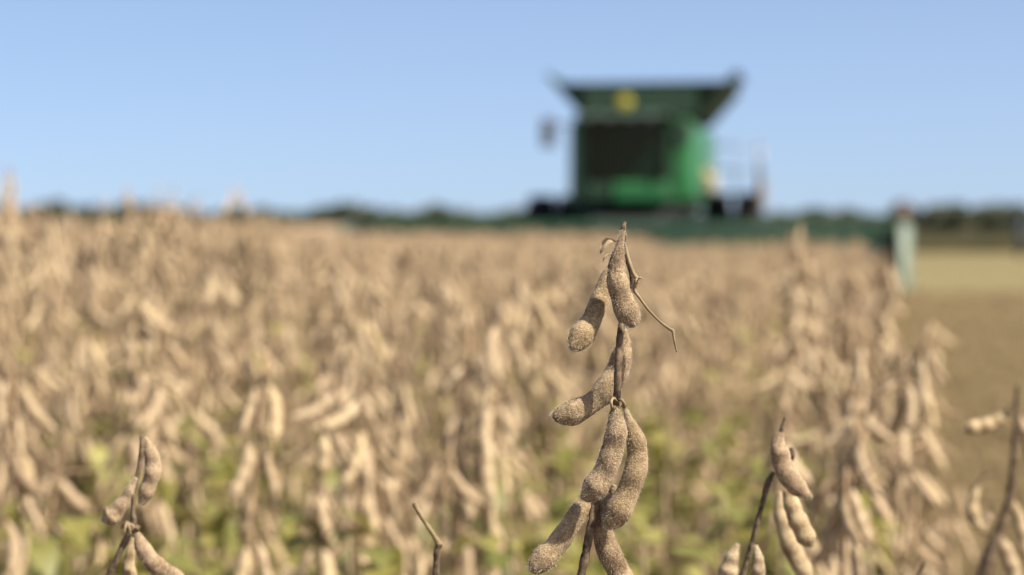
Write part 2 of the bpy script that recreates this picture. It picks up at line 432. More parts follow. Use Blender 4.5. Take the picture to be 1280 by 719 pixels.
hero_pod("pod", [(739, 616, 5), (731, 630, 11), (719, 648, 13), (707, 666, 13), (694, 683, 14), (680, 698, 15), (668, 708, 12), (661, 711, 3)], Y0, hp, hr, dY=[.006, .004, .002, 0, -.002, -.003, -.004, -.004], label="greyish pod reaching down to the left")
hero_pod("pod", [(768, 606, 3), (761, 622, 9), (755, 644, 12.5), (753, 664, 13.5), (759, 684, 14.5), (768, 704, 15), (778, 724, 15), (787, 745, 14), (794, 762, 3)], Y0, hp, hr, dY=.006, label="pod hanging low behind the stem")
hero_stem("pedicel", [(772, 503, 1.5, -.004), (767, 498, 1.8, -.008), (764, 503, 1.7, -.012), (766, 512, 2.4, -.011)], Y0, hp, hr, STEM_PALE)
hero_stem("pedicel", [(772, 500, 1.6, -.004), (778, 501, 1.9, -.007), (781, 509, 2.0, -.005)], Y0, hp, hr, STEM_PALE)
hero_stem("petiole", [(781, 303, 1.6, 0), (785, 322, 2.2, -.002), (791, 340, 2.4, -.003), (796, 350, 3.2, -.003), (793, 362, 2.6, -.002), (800, 373, 1.8, -.003), (812, 389, 1.6, -.004), (826, 403, 1.5, -.005), (838, 412, 1.9, -.006), (841, 414, 2.2, -.006), (843, 426, 1.5, -.007), (846, 440, 1.2, -.008)], Y0, hp, hr, STEM_PALE)
calyx(797, 349, 7, Y0, hp, hr, STEM_PALE, -.004)
calyx(780, 506, 6, Y0, hp, hr, STEM, -.005)
calyx(769, 509, 5, Y0, hp, hr, STEM_PALE, -.012)
calyx(779, 288, 5, Y0, hp, hr, STEM, -.006)
def curled_bract():
    m = MB(); s = mpp(Y0); pts = [(773, 303), (766, 300), (760, 300), (754, 305), (751, 312), (750, 317)]; pl = []
    for i, (x, y) in enumerate(pts): pl.append(at(x, y, Y0 - .006 + .001 * (i % 2)) - hr)
    for side in (-1, 1):
        vs = []; fs = []
        for i, p in enumerate(pl):
            wv = (1.2, 3.5, 5.6, 6.6, 5.0, .8)[i] * s
            vs += [tuple(p), tuple(p + Vector((.3 * wv * side, -.5 * wv, -wv * .75 if side > 0 else wv * .55)))]
        for i in range(len(pl) - 1): fs.append((2 * i, 2 * i + 1, 2 * i + 3, 2 * i + 2))
        m.add(vs, fs)
    m.tube([at(772, 318, Y0 - .004) - hr, at(760, 318, Y0 - .004) - hr, at(755, 323, Y0 - .005) - hr, at(754, 327, Y0 - .005) - hr], [.9 * s, 1.0 * s, .9 * s, .5 * s], 5, smooth_pts=3)
    return m.build("withered_bract", DRY_LEAF, hp)
curled_bract()

# ---- left plant
Y1 = .90
lp, lr = plant_root("soybean_plant", 136, 719, Y1, "slightly soft dry soybean plant at the lower left with a twisted split pod")
hero_stem("stem", [(177, 545, 2.6), (177, 560, 3.2), (174, 585, 3.0), (168, 612, 2.8), (166, 640, 2.8), (166, 655, 4.2), (152, 686, 4.2), (137, 718, 4.6), (128, 740, 5)], Y1, lp, lr, STEM, ground=True)
hero_pod("pod", [(180, 547, 2.5), (187, 562, 8), (191, 580, 10.5), (189, 598, 10), (183, 614, 10), (176, 630, 5)], Y1, lp, lr, dY=.004, hairs=500, label="pale pod on the sunlit side of the stem", mats=[POD_PALE, HAIR])
hero_pod("pod", [(170, 597, 3), (162, 613, 6), (154, 627, 7.5), (146, 638, 11), (138, 646, 12), (130, 650, 6), (127, 651, 2)], Y1, lp, lr, dY=-.003, hairs=500, label="shaded pod curling to the left", mats=[POD_PALE, HAIR])
hero_pod("pod", [(171, 666, 4), (177, 682, 9.5), (188, 700, 11.5), (203, 713, 11.5), (220, 722, 10), (236, 730, 4)], Y1, lp, lr, dY=-.002, hairs=500, mats=[POD_PALE, HAIR])
hero_pod("pod", [(165, 672, 3), (163, 690, 6), (161, 708, 8), (164, 728, 9), (168, 748, 3)], Y1, lp, lr, dY=.008, hairs=200, mats=[POD_PALE, HAIR])
calyx(158, 655, 13, Y1, lp, lr, STEM_PALE, -.004); calyx(170, 660, 8, Y1, lp, lr, STEM, -.004)
# ---- right plant
Y2 = .91
rp, rr = plant_root("soybean_plant", 935, 700, Y2, "soft dry soybean plant right of the sharp plant with two plump hanging pods")
hero_stem("stem", [(988, 560, 2.2), (991, 572, 2.4), (982, 584, 2.2, .008), (968, 590, 2.6), (960, 604, 4.2), (953, 630, 3.2), (946, 656, 3.4), (940, 680, 3.6), (934, 700, 3.8), (922, 740, 4.5)], Y2, rp, rr, STEM, ground=True)
hero_stem("pedicel", [(982, 522, 1.8), (978, 533, 2.4), (976, 544, 3.0)], Y2, rp, rr, STEM)
hero_pod("pod", [(977, 541, 3.2), (973, 556, 9), (976, 573, 12), (983, 590, 13), (993, 605, 12.5), (1004, 615, 8.5), (1015, 622, 1.8)], Y2, rp, rr, dY=-.006, hairs=700, label="plump pale pod with a pointed tip", mats=[POD_PALE, HAIR])
hero_pod("pod", [(982, 612, 5), (988, 626, 10), (995, 645, 12), (1003, 662, 12.5), (1010, 675, 11.5), (1015, 684, 3)], Y2, rp, rr, dY=.012, hairs=500, mats=[POD_PALE, HAIR])
hero_pod("pod", [(975, 615, 4), (975, 640, 8), (982, 665, 11), (992, 690, 12), (1004, 712, 11), (1015, 735, 3)], Y2 + .10, rp, rr, hairs=200, dY=0, mats=[POD_PALE, HAIR])
hero_pod("pod", [(922, 680, 3), (914, 700, 10), (909, 722, 12), (905, 745, 4)], Y2, rp, rr, hairs=200, dY=0.02, mats=[POD_PALE, HAIR])
hero_pod("pod", [(944, 682, 3), (948, 700, 7), (947, 722, 9), (944, 740, 3)], Y2, rp, rr, hairs=200, dY=0.0, mats=[POD_PALE, HAIR])
# ---- bare broken stalk
Y3 = .89
bp_, br_ = plant_root("dry_stalk", 545, 719, Y3, "bare broken stalk with a bent olive tip left of the sharp plant"); bp_['category'] = 'stalk'
hero_stem("stem", [(546, 735, 4.6), (545, 715, 4.4), (546, 692, 4.2), (549, 680, 4.6)], Y3, bp_, br_, STEM).name = "stem"
hero_stem("broken_tip", [(549, 681, 4.4), (544, 672, 3.2), (534, 657, 2.8), (525, 643, 2.8), (519, 632, 3.2), (518, 629, 2.6)], Y3, bp_, br_, STEM_PALE)
q = MB(); q.tube([at(546, 734, Y3) - br_, (0, 0, .5), (0, 0, -.02)], [.0015, .0022, .003], 7, smooth_pts=3); q.build("lower_stem", STEM, bp_)
# ---- far right plant, out of focus
Y4 = 1.36
fp, fr = plant_root("soybean_plant", 1231, 719, Y4, "blurred tall dry soybean plant cut by the right edge of the photo")
hero_stem("stem", [(1272, 482, 3), (1271, 520, 4), (1268, 570, 5), (1263, 620, 6), (1250, 660, 7), (1238, 690, 9), (1230, 725, 10)], Y4, fp, fr, STEM, ground=True)
for pix in ([(1262, 512, 3), (1248, 526, 8), (1230, 533, 9), (1214, 535, 9), (1203, 536, 3)], [(1272, 520, 3), (1284, 545, 9), (1290, 570, 9), (1293, 595, 3)],
            [(1240, 640, 3), (1229, 655, 8), (1219, 640, 3)], [(1262, 620, 3), (1274, 650, 8), (1280, 680, 9), (1284, 705, 3)],
            [(1225, 600, 3), (1215, 630, 8), (1222, 655, 9), (1236, 670, 3)], [(1246, 668, 3), (1258, 690, 9), (1268, 718, 9), (1272, 740, 3)]):
    hero_stem("pedicel", [(1271 if pix[0][1] < 560 else 1255 if pix[0][0] > 1240 else 1240, pix[0][1] - 10, 1.6), (pix[0][0], pix[0][1] - 2, 1.6), (pix[0][0], pix[0][1] + 3, 1.8)], Y4, fp, fr, STEM)
    hero_pod("pod", pix, Y4, fp, fr, hairs=60, dY=.004, mats=[POD_FIELD, HAIR])
Y5 = 1.0
tp, tr = plant_root("dry_stalk", 1150, 719, Y5, "short dark stalk tip rising from the bottom edge near the right plant"); tp['category'] = 'stalk'
hero_stem("stem", [(1158, 702, 2.2), (1153, 709, 2.6), (1147, 722, 3), (1140, 745, 4)], Y5, tp, tr, STEM, ground=True)

# ------------------------------------------------------------------ the crop
def frame_px(p):
    d = _rot.transposed() @ (Vector(p) - Vector((0, 0, CAM_H)))
    if d.z > -.05: return None
    return 640 + FPX * d.x / -d.z, 359.5 - FPX * d.y / -d.z
side = Vector((ROW_DIR.y, -ROW_DIR.x, 0))
pts_all = []
for r in range(0, 130):
    off = -r * .36
    base = Vector((EDGE_A, 0, 0)) + side * off
    s = -4.0
    while s < 36.6:
        s += rnd.uniform(.05, .15) * (1.0 if s < 14 else 1.5)
        p = base + ROW_DIR * s + side * rnd.gauss(0, .045)
        x, y = p.x, p.y
        if y > 33.2 and x > -3.5: continue                # the combine's header has reached here
        if x < -.36 * y - 3.5: continue
        d = math.hypot(x, y)
        if d < .75: continue
        if y > -.2 and y < 1.50 and abs(x) < .3 * y + .25: continue   # clear view to the sharp plant
        side_k = x / max(y, .1)                           # about -.26 at the left edge of the view, .2 at the crop's edge
        mean = 1.125 - max(0, d - 6) * .003 if side_k < -.11 else (1.08 - max(0, d - 6) * .004 if side_k < .05 else 1.02 - max(0, d - 4) * .016)
        h = rnd.gauss(max(mean, .965 if side_k < .07 else .84), .05)
        if d < 2.8: h = min(h, .915 + .068 * d + rnd.uniform(-.07, .035))
        else:
            if side_k < -.05 and d < 6: h += .025
            h += .05 * math.sin(1.9 * x + .7 * y) * math.sin(.8 * y + 1.3 * x + 1) * min(1, (d - 2.8) / 2)
            if d < 10 and rnd.random() < .04: h += rnd.uniform(.03, .09)
        top = 1.24 if side_k < -.11 else (1.13 if side_k < .06 else 1.07)
        h = max(.80, min(top - rnd.uniform(0, .05), h))
        pts_all.append((x, y, h, rnd.uniform(0, 6.28), rnd.randrange(NT)))
inview = []; rest = []
for q in pts_all:
    f = frame_px((q[0], q[1], q[2])); g = frame_px((q[0], q[1], q[2] - .25))
    ok = f is not None and (-30 < f[0] < 1310) and f[1] < 735
    (inview if ok else rest).append(q)
inview.sort(key=lambda q: q[1])
GROUP = "soybean plants of the blurred crop"
LAB = "dry tan soybean plant of ordinary height standing in the blurred crop"
def parted_plant(x, y, h, rz, k, label, group=None):
    o = empty("soybean_plant", (x, y, 0), rz); o.scale = (1, 1, h); tag(o, label, 'soybean plant', group)
    st = bpy.data.objects.new("stem", STEM_MESH[k]); link(st, o)
    for v, M in PLANS[k][1]:
        if M.translation.z * h < CAM_H - .52 * max(1, y / 2.2) + .0: continue      # lower pods are out of the frame
        c = bpy.data.objects.new("pod", POD_MESH[v]); link(c, o); c.matrix_basis = M
    if LEAF_MESH[k]:
        c = bpy.data.objects.new("leaves", LEAF_MESH[k]); link(c, o)
    return o
def single_plant(x, y, h, rz, k, label, group=None):
    o = bpy.data.objects.new("soybean_plant", PLANT_MESH[k]); link(o); o.location = (x, y, 0); o.rotation_euler = (0, 0, rz); o.scale = (1, 1, h)
    return tag(o, label, 'soybean plant', group)
N_PART, N_IND = 48, 285
for i, q in enumerate(inview[:N_IND]):
    (parted_plant if i < N_PART else single_plant)(*q, LAB, GROUP)
rest += inview[N_IND:]

# plants that stand out
def tall_at(px, py, Y, k, label, rz=0.0):
    p = at(px, py, Y); return parted_plant(p.x, p.y, p.z / 1.0, rz, k, label)
tall_at(578, 404, 1.9, 1, "blurred soybean plant with drooping fingers of pods left of the sharp plant", 1.0)
tall_at(72, 244, 3.4, 3, "tall blurred soybean plant rising over the horizon at the left")
tall_at(33, 208, 3.6, 8, "tallest blurred soybean plant at the far left edge", 2.0)
tall_at(245, 254, 3.9, 8, "blurred soybean plant just breaking the horizon left of centre", .6)
tall_at(1045, 281, 3.3, 6, "tall blurred soybean plant before the right end of the header", 2.6)
tall_at(1062, 425, 2.2, 10, "blurred soybean plant above the plump pods at right", 1.7)

tall_at(92, 254, 3.2, 7, "bushy blurred soybean plant beside the tall one at the left", .4)
tall_at(54, 258, 3.5, 9, "blurred soybean plant just left of the tall one at the left", 1.4)
tall_at(1026, 298, 3.5, 2, "blurred soybean plant left of the tall one before the header end", .2)
tall_at(1066, 303, 3.4, 4, "blurred soybean plant right of the tall one before the header end", 2.2)
tall_at(1168, 398, 3.3, 0, "blurred soybean plant at the right edge of the crop against bare soil", 1.2)
tall_at(22, 246, 3.4, 2, "blurred soybean plant right of the tallest one at the left edge", .9)
tall_at(2, 244, 3.3, 11, "blurred soybean plant cut by the left edge of the photo", 2.9)
for q_, (px_, py_, Y_, k_, l_) in enumerate(((1008, 316, 3.1, 5, "low blurred soybean plant left of the tall pair before the header end"), (1052, 290, 3.0, 8, "blurred soybean plant in front of the tall one before the header"),
    (1082, 330, 3.2, 1, "blurred soybean plant sloping down before the dark end of the header"), (1112, 372, 3.0, 3, "blurred soybean plant just below the dark end of the header"))):
    tall_at(px_, py_, Y_, k_, l_, .7 * q_)
# everything else of the crop: one object of instanced plants
tmpl = bpy.data.collections.new("crop_templates")
for k in range(NT):
    o = bpy.data.objects.new("crop_plant_%02d" % k, PLANT_LOD[k]); tmpl.objects.link(o)
def scatter(name, pts, coll):
    me = bpy.data.meshes.new(name); me.from_pydata([(q[0], q[1], 0) for q in pts], [], [])
    for nm, ty, vals in (("pick", 'INT', [q[4] for q in pts]), ("turn", 'FLOAT', [q[3] for q in pts]), ("tall", 'FLOAT', [q[2] for q in pts])):
        a = me.attributes.new(nm, ty, 'POINT'); a.data.foreach_set("value", vals)
    o = bpy.data.objects.new(name, me); link(o)
    ng = bpy.data.node_groups.new(name + "_nodes", 'GeometryNodeTree')
    ng.interface.new_socket("Geometry", in_out='INPUT', socket_type='NodeSocketGeometry'); ng.interface.new_socket("Geometry", in_out='OUTPUT', socket_type='NodeSocketGeometry')
    N = ng.nodes; Lk = ng.links
    gi = N.new("NodeGroupInput"); go = N.new("NodeGroupOutput")
    ci = N.new("GeometryNodeCollectionInfo"); ci.inputs[0].default_value = coll; ci.inputs["Separate Children"].default_value = True
    ip = N.new("GeometryNodeInstanceOnPoints"); ip.inputs["Pick Instance"].default_value = True
    def attr(nm, ty):
        a = N.new("GeometryNodeInputNamedAttribute"); a.data_type = ty; a.inputs["Name"].default_value = nm; return a.outputs["Attribute"]
    cx = N.new("ShaderNodeCombineXYZ"); Lk.new(attr("turn", 'FLOAT'), cx.inputs[2])
    sx = N.new("ShaderNodeCombineXYZ"); sx.inputs[0].default_value = 1; sx.inputs[1].default_value = 1; Lk.new(attr("tall", 'FLOAT'), sx.inputs[2])
    er = N.new("FunctionNodeEulerToRotation"); Lk.new(cx.outputs[0], er.inputs[0])
    Lk.new(gi.outputs[0], ip.inputs["Points"]); Lk.new(ci.outputs[0], ip.inputs["Instance"]); Lk.new(attr("pick", 'INT'), ip.inputs["Instance Index"])
    Lk.new(er.outputs[0], ip.inputs["Rotation"]); Lk.new(sx.outputs[0], ip.inputs["Scale"])
    Lk.new(ip.outputs[0], go.inputs[0])
    md = o.modifiers.new("scatter", 'NODES'); md.node_group = ng
    return o
so = scatter("soybean_crop", rest, tmpl)
tag(so, "dense ripe soybean crop filling the field up to the combine", "crop", kind='stuff')

# ---- green weeds low in the rows
WG = "green weeds between the soybean rows"
def weed_mesh(seed, mat_mix):
    rg = random.Random(seed); m = MB(); h = rg.uniform(.72, .9)
    m.tube([(0, 0, 0), (rg.uniform(-.02, .02), 0, h * .5), (rg.uniform(-.03, .03), rg.uniform(-.03, .03), h)], [.004, .003, .0015], 6, smooth_pts=4, mi=1)
    for _ in range(30):
        z = rg.uniform(.40, 1.0) * h; a = rg.uniform(0, 6.28)
        lf = leaf_mb(rg.uniform(.04, .075), rg.uniform(.018, .036), rg.uniform(.2, 1.0), rg)
        m.merge(lf, Matrix.Translation((0, 0, z)) @ Matrix.Rotation(a, 4, 'Z') @ Matrix.Translation((0, .02, 0)) @ Matrix.Rotation(rg.uniform(-.5, .9), 4, 'X'))
    return m.mesh("weed", [mat_mix, STEM_PALE])
WEEDS = [weed_mesh(5, GREEN_LEAF), weed_mesh(6, GREEN_LEAF), weed_mesh(7, YELLOW_LEAF), weed_mesh(8, GREEN_LEAF)]
wr = random.Random(4)
for i in range(140):
    Y = wr.uniform(1.5, 6.5) if i % 3 else wr.uniform(1.5, 2.6); x = (-.28 + .46 * ((i * .618034) % 1)) * Y
    o = bpy.data.objects.new("weed", WEEDS[wr.randrange(4)]); link(o); o.location = (x, Y, 0); o.rotation_euler = (0, 0, wr.uniform(0, 6.28))
    hz = CAM_H - Y * wr.uniform(.048, .12); o.scale = (1, 1, max(.5, min(1.05, hz / .82)))
    tag(o, "green leafy weed growing low between the blurred soybean plants", "weed", WG)

# ------------------------------------------------------------------ far crop, trees, stubble
def bumpy_sheet(name, x0, x1, y0, y1, nx, ny, z, amp, mat):
    m = MB(); rg = random.Random(name); vs = []; fs = []
    for j in range(ny + 1):
        for i in range(nx + 1): vs.append((x0(j / ny) + (x1(j / ny) - x0(j / ny)) * i / nx, y0 + (y1 - y0) * j / ny, z + rg.uniform(-amp, amp)))
    for j in range(ny):
        for i in range(nx): a = j * (nx + 1) + i; fs.append((a, a + 1, a + nx + 2, a + nx + 1))
    b = len(vs)
    for i in range(nx + 1): vs.append((vs[i][0], y0 - .15, 0))
    for i in range(nx): fs.append((b + i, b + i + 1, i + 1, i))
    m.add(vs, fs); return m.build(name, mat, smooth=False)
o = bumpy_sheet("yellow_crop", lambda t: 14 + 20 * t, lambda t: 150 + 400 * t, 82, 250, 220, 60, .36, .06, FARCROP)
tag(o, "yellow green standing crop beyond the harvested strip at right", "crop", kind='stuff')
o = bumpy_sheet("distant_crop", lambda t: -40 - 200 * t, lambda t: -3 + 14 * t, 36.5, 420, 160, 120, .90, .16, simple("distant_crop", (.27, .20, .125), .9, var=.4, scale=2.5))
tag(o, "ripe tan crop stretching from the field to the distant treeline", "crop", kind='stuff')

def foliage(m, c, rx, rz, n, size, rg):
    for _ in range(n):
        u = Vector((rg.gauss(0, 1), rg.gauss(0, 1), rg.gauss(0, 1))).normalized() * rg.uniform(.45, 1.0)
        p = Vector(c) + Vector((u.x * rx, u.y * rx, u.z * rz))
        a = Vector((rg.gauss(0, 1), rg.gauss(0, 1), rg.gauss(0, 1))).normalized() * size * rg.uniform(.6, 1.4); b = a.orthogonal().normalized() * size * rg.uniform(.5, 1.2)
        m.add([p - a, p + b, p + a, p - b], [(0, 1, 2, 3)])
TY = 620.0
m = MB(); rg = random.Random(9); x = -330.0
while x < 330:
    px = 640 + x * FPX / TY
    hpx = 19 if px < 640 else (15 if px < 1120 else 31)
    if px < 1128: hpx *= 1 + .28 * math.sin(x * .06) * math.sin(x * .023 + 1) + .2 * math.sin(x * .21)
    h = (hpx + rg.uniform(-3, 4)) * TY / FPX + CAM_H
    ty = 300 if px > 1128 else TY
    if ty < TY: h = (24 + rg.uniform(-3, 3)) * ty / FPX + CAM_H
    xx = x * ty / TY
    foliage(m, (xx, ty + rg.uniform(-8, 8), h * .52), rg.uniform(2.6, 4.2) * (ty / TY) ** .6, h * .55, 330, 1.0 * ty / TY, rg)
    m.tube([(xx, ty, 0), (xx, ty, h * .5)], .18, 5)
    x += rg.uniform(2.2, 3.8)
o = m.build("treeline", [TREE_LEAF], smooth=False); tag(o, "dark green treeline along the horizon behind the fields", "trees", kind='stuff')
BARK = simple("bark", (.10, .08, .06), .9, var=.3)
def tree(px, top, Y, wpx, label):
    s = mpp(Y); p = at(px, HORIZON, Y); h = CAM_H + (HORIZON - top) * s; rg = random.Random(px)
    o = empty("tree", (p.x, Y, 0)); tag(o, label, "tree")
    t = MB(); t.tube([(0, 0, 0), (.1, 0, h * .3), (0, .1, h * .7)], [.28, .2, .08], 7, smooth_pts=3)
    for k in range(5):
        a = k * 1.26; t.tube([(0, 0, h * (.25 + .07 * k)), (math.cos(a) * wpx * s * .3, math.sin(a) * wpx * s * .3, h * (.45 + .08 * k))], [.1, .04], 5)
    t.build("trunk", BARK, o)
    c = MB()
    for k in range(9): foliage(c, (rg.uniform(-.3, .3) * wpx * s, rg.uniform(-.3, .3) * wpx * s, h * rg.uniform(.4, .82)), wpx * s * .27, h * .17, 90, .35, rg)
    c.build("crown", TREE_LEAF, o, smooth=False)
tree(517, 262, 430, 34, "rounded dark tree standing above the treeline left of the combine")
tree(318, 264, 460, 30, "low dark tree in the distance at left of centre")
tree(1195, 258, 280, 62, "broad dark tree at the right end of the horizon")
tree(1240, 260, 290, 50, "dark tree next to the broad tree by the right edge")

# stubble stems and straw on the harvested strip
STRAW = simple("old_straw", (.20, .15, .08), .9, var=.4, scale=20)
def stub_mesh(seed):
    rg = random.Random(seed); m = MB()
    for _ in range(9):
        x, y = rg.uniform(-.25, .25), rg.uniform(-.06, .06)
        m.tube([(x, y, 0), (x + rg.uniform(-.02, .02), y, rg.uniform(.05, .13))], .004, 4)
    for _ in range(14):
        a = rg.uniform(0, 6.28); x, y = rg.uniform(-.3, .3), rg.uniform(-.3, .3); l = rg.uniform(.04, .14)
        m.tube([(x, y, .01), (x + l * math.cos(a), y + l * math.sin(a), rg.uniform(.01, .05))], .003, 4)
    return m.mesh("stubble", [STRAW])
stc = bpy.data.collections.new("stubble_templates")
for k in range(4): stc.objects.link(bpy.data.objects.new("stubble_tuft_%d" % k, stub_mesh(k)))
sp = []
for _ in range(3200):
    y = rnd.uniform(2, 33); x = EDGE_A + EDGE_K * y + .35 + rnd.uniform(0, 1) * (3 + .14 * y)
    sp.append((x, y, rnd.uniform(.7, 1.2), -.19 + rnd.gauss(0, .2) + 1.57, rnd.randrange(4)))
o = scatter("crop_stubble", sp, stc); tag(o, "cut stubble and straw on the harvested ground at right", "stubble", kind='stuff')
# dead leaves lying under the plants
m = MB(); rg = random.Random(3)
for _ in range(2600):
    y = rg.uniform(.6, 7) ; x = rg.uniform(-.35, .3) * y
    m.merge(leaf_mb(rg.uniform(.04, .07), rg.uniform(.02, .045), .3, rg), Matrix.Translation((x, y, rg.uniform(.008, .03))) @ Matrix.Rotation(rg.uniform(0, 6.28), 4, 'Z') @ Matrix.Rotation(rg.uniform(-.3, .3), 4, 'X'))
o = m.build("leaf_litter", DRY_LEAF); tag(o, "dead tan leaves lying on the soil under the plants", "leaf litter", kind='stuff')

# grey post at the right edge
p = at(1276, HORIZON, 70)
o = empty("field_post", (p.x, p.y, 0)); tag(o, "blurred blue grey post beside the yellow crop at the right edge", "post")
m = MB(); m.tube([(0, 0, 0), (0, 0, 1.4)], [.13, .12], 12); m.lathe([(.14, 1.4), (.16, 1.43), (.13, 1.5), (.001, 1.52)], (0, 0, 0), axis=2, n=16); o_ = m.build("post", simple("post_grey", (.045, .055, .075), .8), o)

# ------------------------------------------------------------------ combine harvester
def paint(name, col, rough=.35):
    m, nt, b = new_mat(name)
    f = noise(nt, 3, 6, .7); dust = ramp(nt, [(.35, (0, 0, 0)), (.8, (1, 1, 1))], f)
    d = nt.nodes.new("ShaderNodeMath"); d.operation = 'MULTIPLY'; d.inputs[1].default_value = .05; nt.links.new(dust, d.inputs[0])
    nt.links.new(mix(nt, col, (.30, .24, .15), d.outputs[0]), b.inputs["Base Color"]); b.inputs["Roughness"].default_value = rough
    return m
GREEN = paint("green_paint", (.016, .125, .036)); SHADE_GREEN = paint("shaded_green_paint", (.006, .034, .014), .8)  # darker green has the shade on tank and cab front put into its colour
YEL = paint("yellow_paint", (.36, .30, .03)); HGREEN = paint("header_green", (.014, .075, .03), .5); CREAM = paint("cream_panel", (.36, .31, .17), .5)
BLACK = simple("black_plastic", (.018, .018, .018), .6); RUBBER = simple("rubber", (.022, .021, .020), .85, var=.4, scale=9)
STEEL = simple("rail_steel", (.16, .18, .22), .4, .3); PALE = paint("pale_divider", (.115, .155, .11), .5)
RED = simple("red_marker", (.38, .22, .19), .5); MIRROR = simple("mirror_housing", (.09, .10, .12), .4); SEAT = simple("seat_cloth", (.022, .028, .024), .9)
def glass_mat():
    m, nt, b = new_mat("tinted_glass")
    b.inputs["Base Color"].default_value = (.018, .040, .026, 1); b.inputs["Roughness"].default_value = .06
    t = nt.nodes.new("ShaderNodeBsdfTransparent"); t.inputs[0].default_value = (.16, .20, .18, 1)
    mx = nt.nodes.new("ShaderNodeMixShader"); mx.inputs[0].default_value = .45
    f = noise(nt, 5); nt.links.new(ramp(nt, [(.4, (.05, .05, .05)), (.7, (.12, .12, .12))], f), b.inputs["Roughness"])
    nt.links.new(b.outputs[0], mx.inputs[1]); nt.links.new(t.outputs[0], mx.inputs[2]); nt.links.new(mx.outputs[0], nt.nodes["Material Output"].inputs[0])
    return m
GLASS = glass_mat()
cp = at(792, HORIZON, 37.0)
C = empty("combine_harvester", (cp.x, cp.y, 0), -math.atan(EDGE_K)); tag(C, "green combine harvester with flared grain tank driving towards the camera", "combine harvester")
S = False
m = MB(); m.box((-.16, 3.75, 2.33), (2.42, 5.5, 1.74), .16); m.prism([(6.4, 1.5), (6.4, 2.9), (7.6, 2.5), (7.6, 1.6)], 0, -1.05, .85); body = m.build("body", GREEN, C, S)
m = MB(); m.box((0, 4.4, 1.12), (1.7, 6.0, .5), .05); m.box((0, 1.9, .85), (3.0, .5, .45), .04); m.box((-.1, 1.3, 1.02), (2.1, 1.4, .92), .05); m.build("chassis", BLACK, C, S)
for sx in (-1, 1):
    m = MB(); m.box((sx * 1.17 - .1, 4.2, 2.15), (.06, 3.8, 1.4), .03); sh = m.build("side_shield", GREEN, C, S)
    m = MB(); m.box((sx * 1.205 - .1, 4.1, 2.2), (.02, 3.4, .14), 0); m.build("stripe", YEL, sh, S)
# grain tank
def ring4(x, y0, y1, z): return [(-x, y0, z), (x, y0, z), (x, y1, z), (-x, y1, z)]
m = MB(); m.loft([ring4(1.10, 1.35, 4.6, 3.16), ring4(1.2, 1.25, 4.7, 3.3), ring4(1.62, .95, 5.0, 3.82), ring4(1.68, .92, 5.05, 3.86), ring4(1.62, .98, 4.95, 3.86), ring4(1.15, 1.4, 4.6, 3.4)], caps=False)
m.add(ring4(1.15, 1.4, 4.6, 3.4), [(0, 1, 2, 3)])
tank = m.build("grain_tank", SHADE_GREEN, C, S)
for sx in (-1, 1):                      # polygon in the x, z plane
    m = MB(); m.prism([(sx * 1.60, 3.865), (sx * 1.68, 3.865), (sx * 1.86, 4.06), (sx * 1.82, 4.08)], 1, 1.1, 3.6); m.build("tank_flap", SHADE_GREEN, tank, S)
m = MB(); m.box((0, .97, 3.50), (2.16, .05, .6), .02, M=Matrix.Identity(4)); m.build("tank_front", SHADE_GREEN, tank, S)
m = MB(); m.lathe([(0.001, -.03), (.13, -.03), (.145, -.02), (.145, .02), (.001, .02)], (-.28, .915, 3.47), axis=1, n=32); m.build("emblem", YEL, tank)
# cab
xl, xr = -1.0, .68
m = MB()
m.prism([(.02, 1.72), (.10, 2.0), (-.02, 3.0), (-.02, 3.11), (1.5, 3.11), (1.5, 1.72)], 0, xl, xl + .07); m.prism([(1.0, 1.72), (1.0, 3.11), (1.5, 3.11), (1.5, 1.72)], 0, xr - .07, xr)
for x in (xl + .04, xr - .05): m.tube([(x, .06, 1.7), (x, .0, 3.08)], .055, 8)
m.box(((xl + xr) / 2, 1.46, 2.4), (xr - xl, .08, 1.36)); m.box(((xl + xr) / 2, .75, 1.70), (xr - xl, 1.5, .10), .02)
cab = m.build("cab", SHADE_GREEN, C, S)
m = MB(); m.loft([[(xl - .06, -.32, 3.10), (xr + .06, -.32, 3.10), (xr + .06, 1.55, 3.10), (xl - .06, 1.55, 3.10)], [(xl - .08, -.36, 3.16), (xr + .08, -.36, 3.16), (xr + .08, 1.55, 3.16), (xl - .08, 1.55, 3.16)], [(xl + .1, -.15, 3.24), (xr - .1, -.15, 3.24), (xr - .1, 1.5, 3.24), (xl + .1, 1.5, 3.24)]]); roof = m.build("cab_roof", SHADE_GREEN, C, S)
for k in range(4):
    m = MB(); m.box((xl + .2 + k * .38, -.37, 3.13), (.16, .06, .09), .015); m.build("work_light", simple("lamp_glass_%d" % k, (.10, .10, .10), .3), roof, S)
m = MB(); m.add([(xl + .09, .055, 1.78), (xr - .10, .055, 1.78), (xr - .10, .0, 3.08), ((xl + xr) / 2, -.06, 3.08), (xl + .09, .0, 3.08), ((xl + xr) / 2, -.02, 1.78)], [(0, 5, 3, 4), (5, 1, 2, 3)]); m.build("windscreen", GLASS, C, S)
m = MB(); m.add([(xr - .03, .08, 1.80), (xr - .03, 1.0, 1.80), (xr - .03, 1.0, 3.08), (xr - .03, .02, 3.08)], [(0, 1, 2, 3)]); m.build("side_window", GLASS, C, S)
m = MB(); m.box((.10, .78, 2.05), (.5, .5, .14), .05); m.box((.10, 1.05, 2.45), (.48, .14, .75), .06); m.box((.10, 1.05, 2.9), (.28, .1, .2), .04); m.box((.10, .85, 1.85), (.3, .3, .26), .02); m.build("seat", SEAT, C, S)
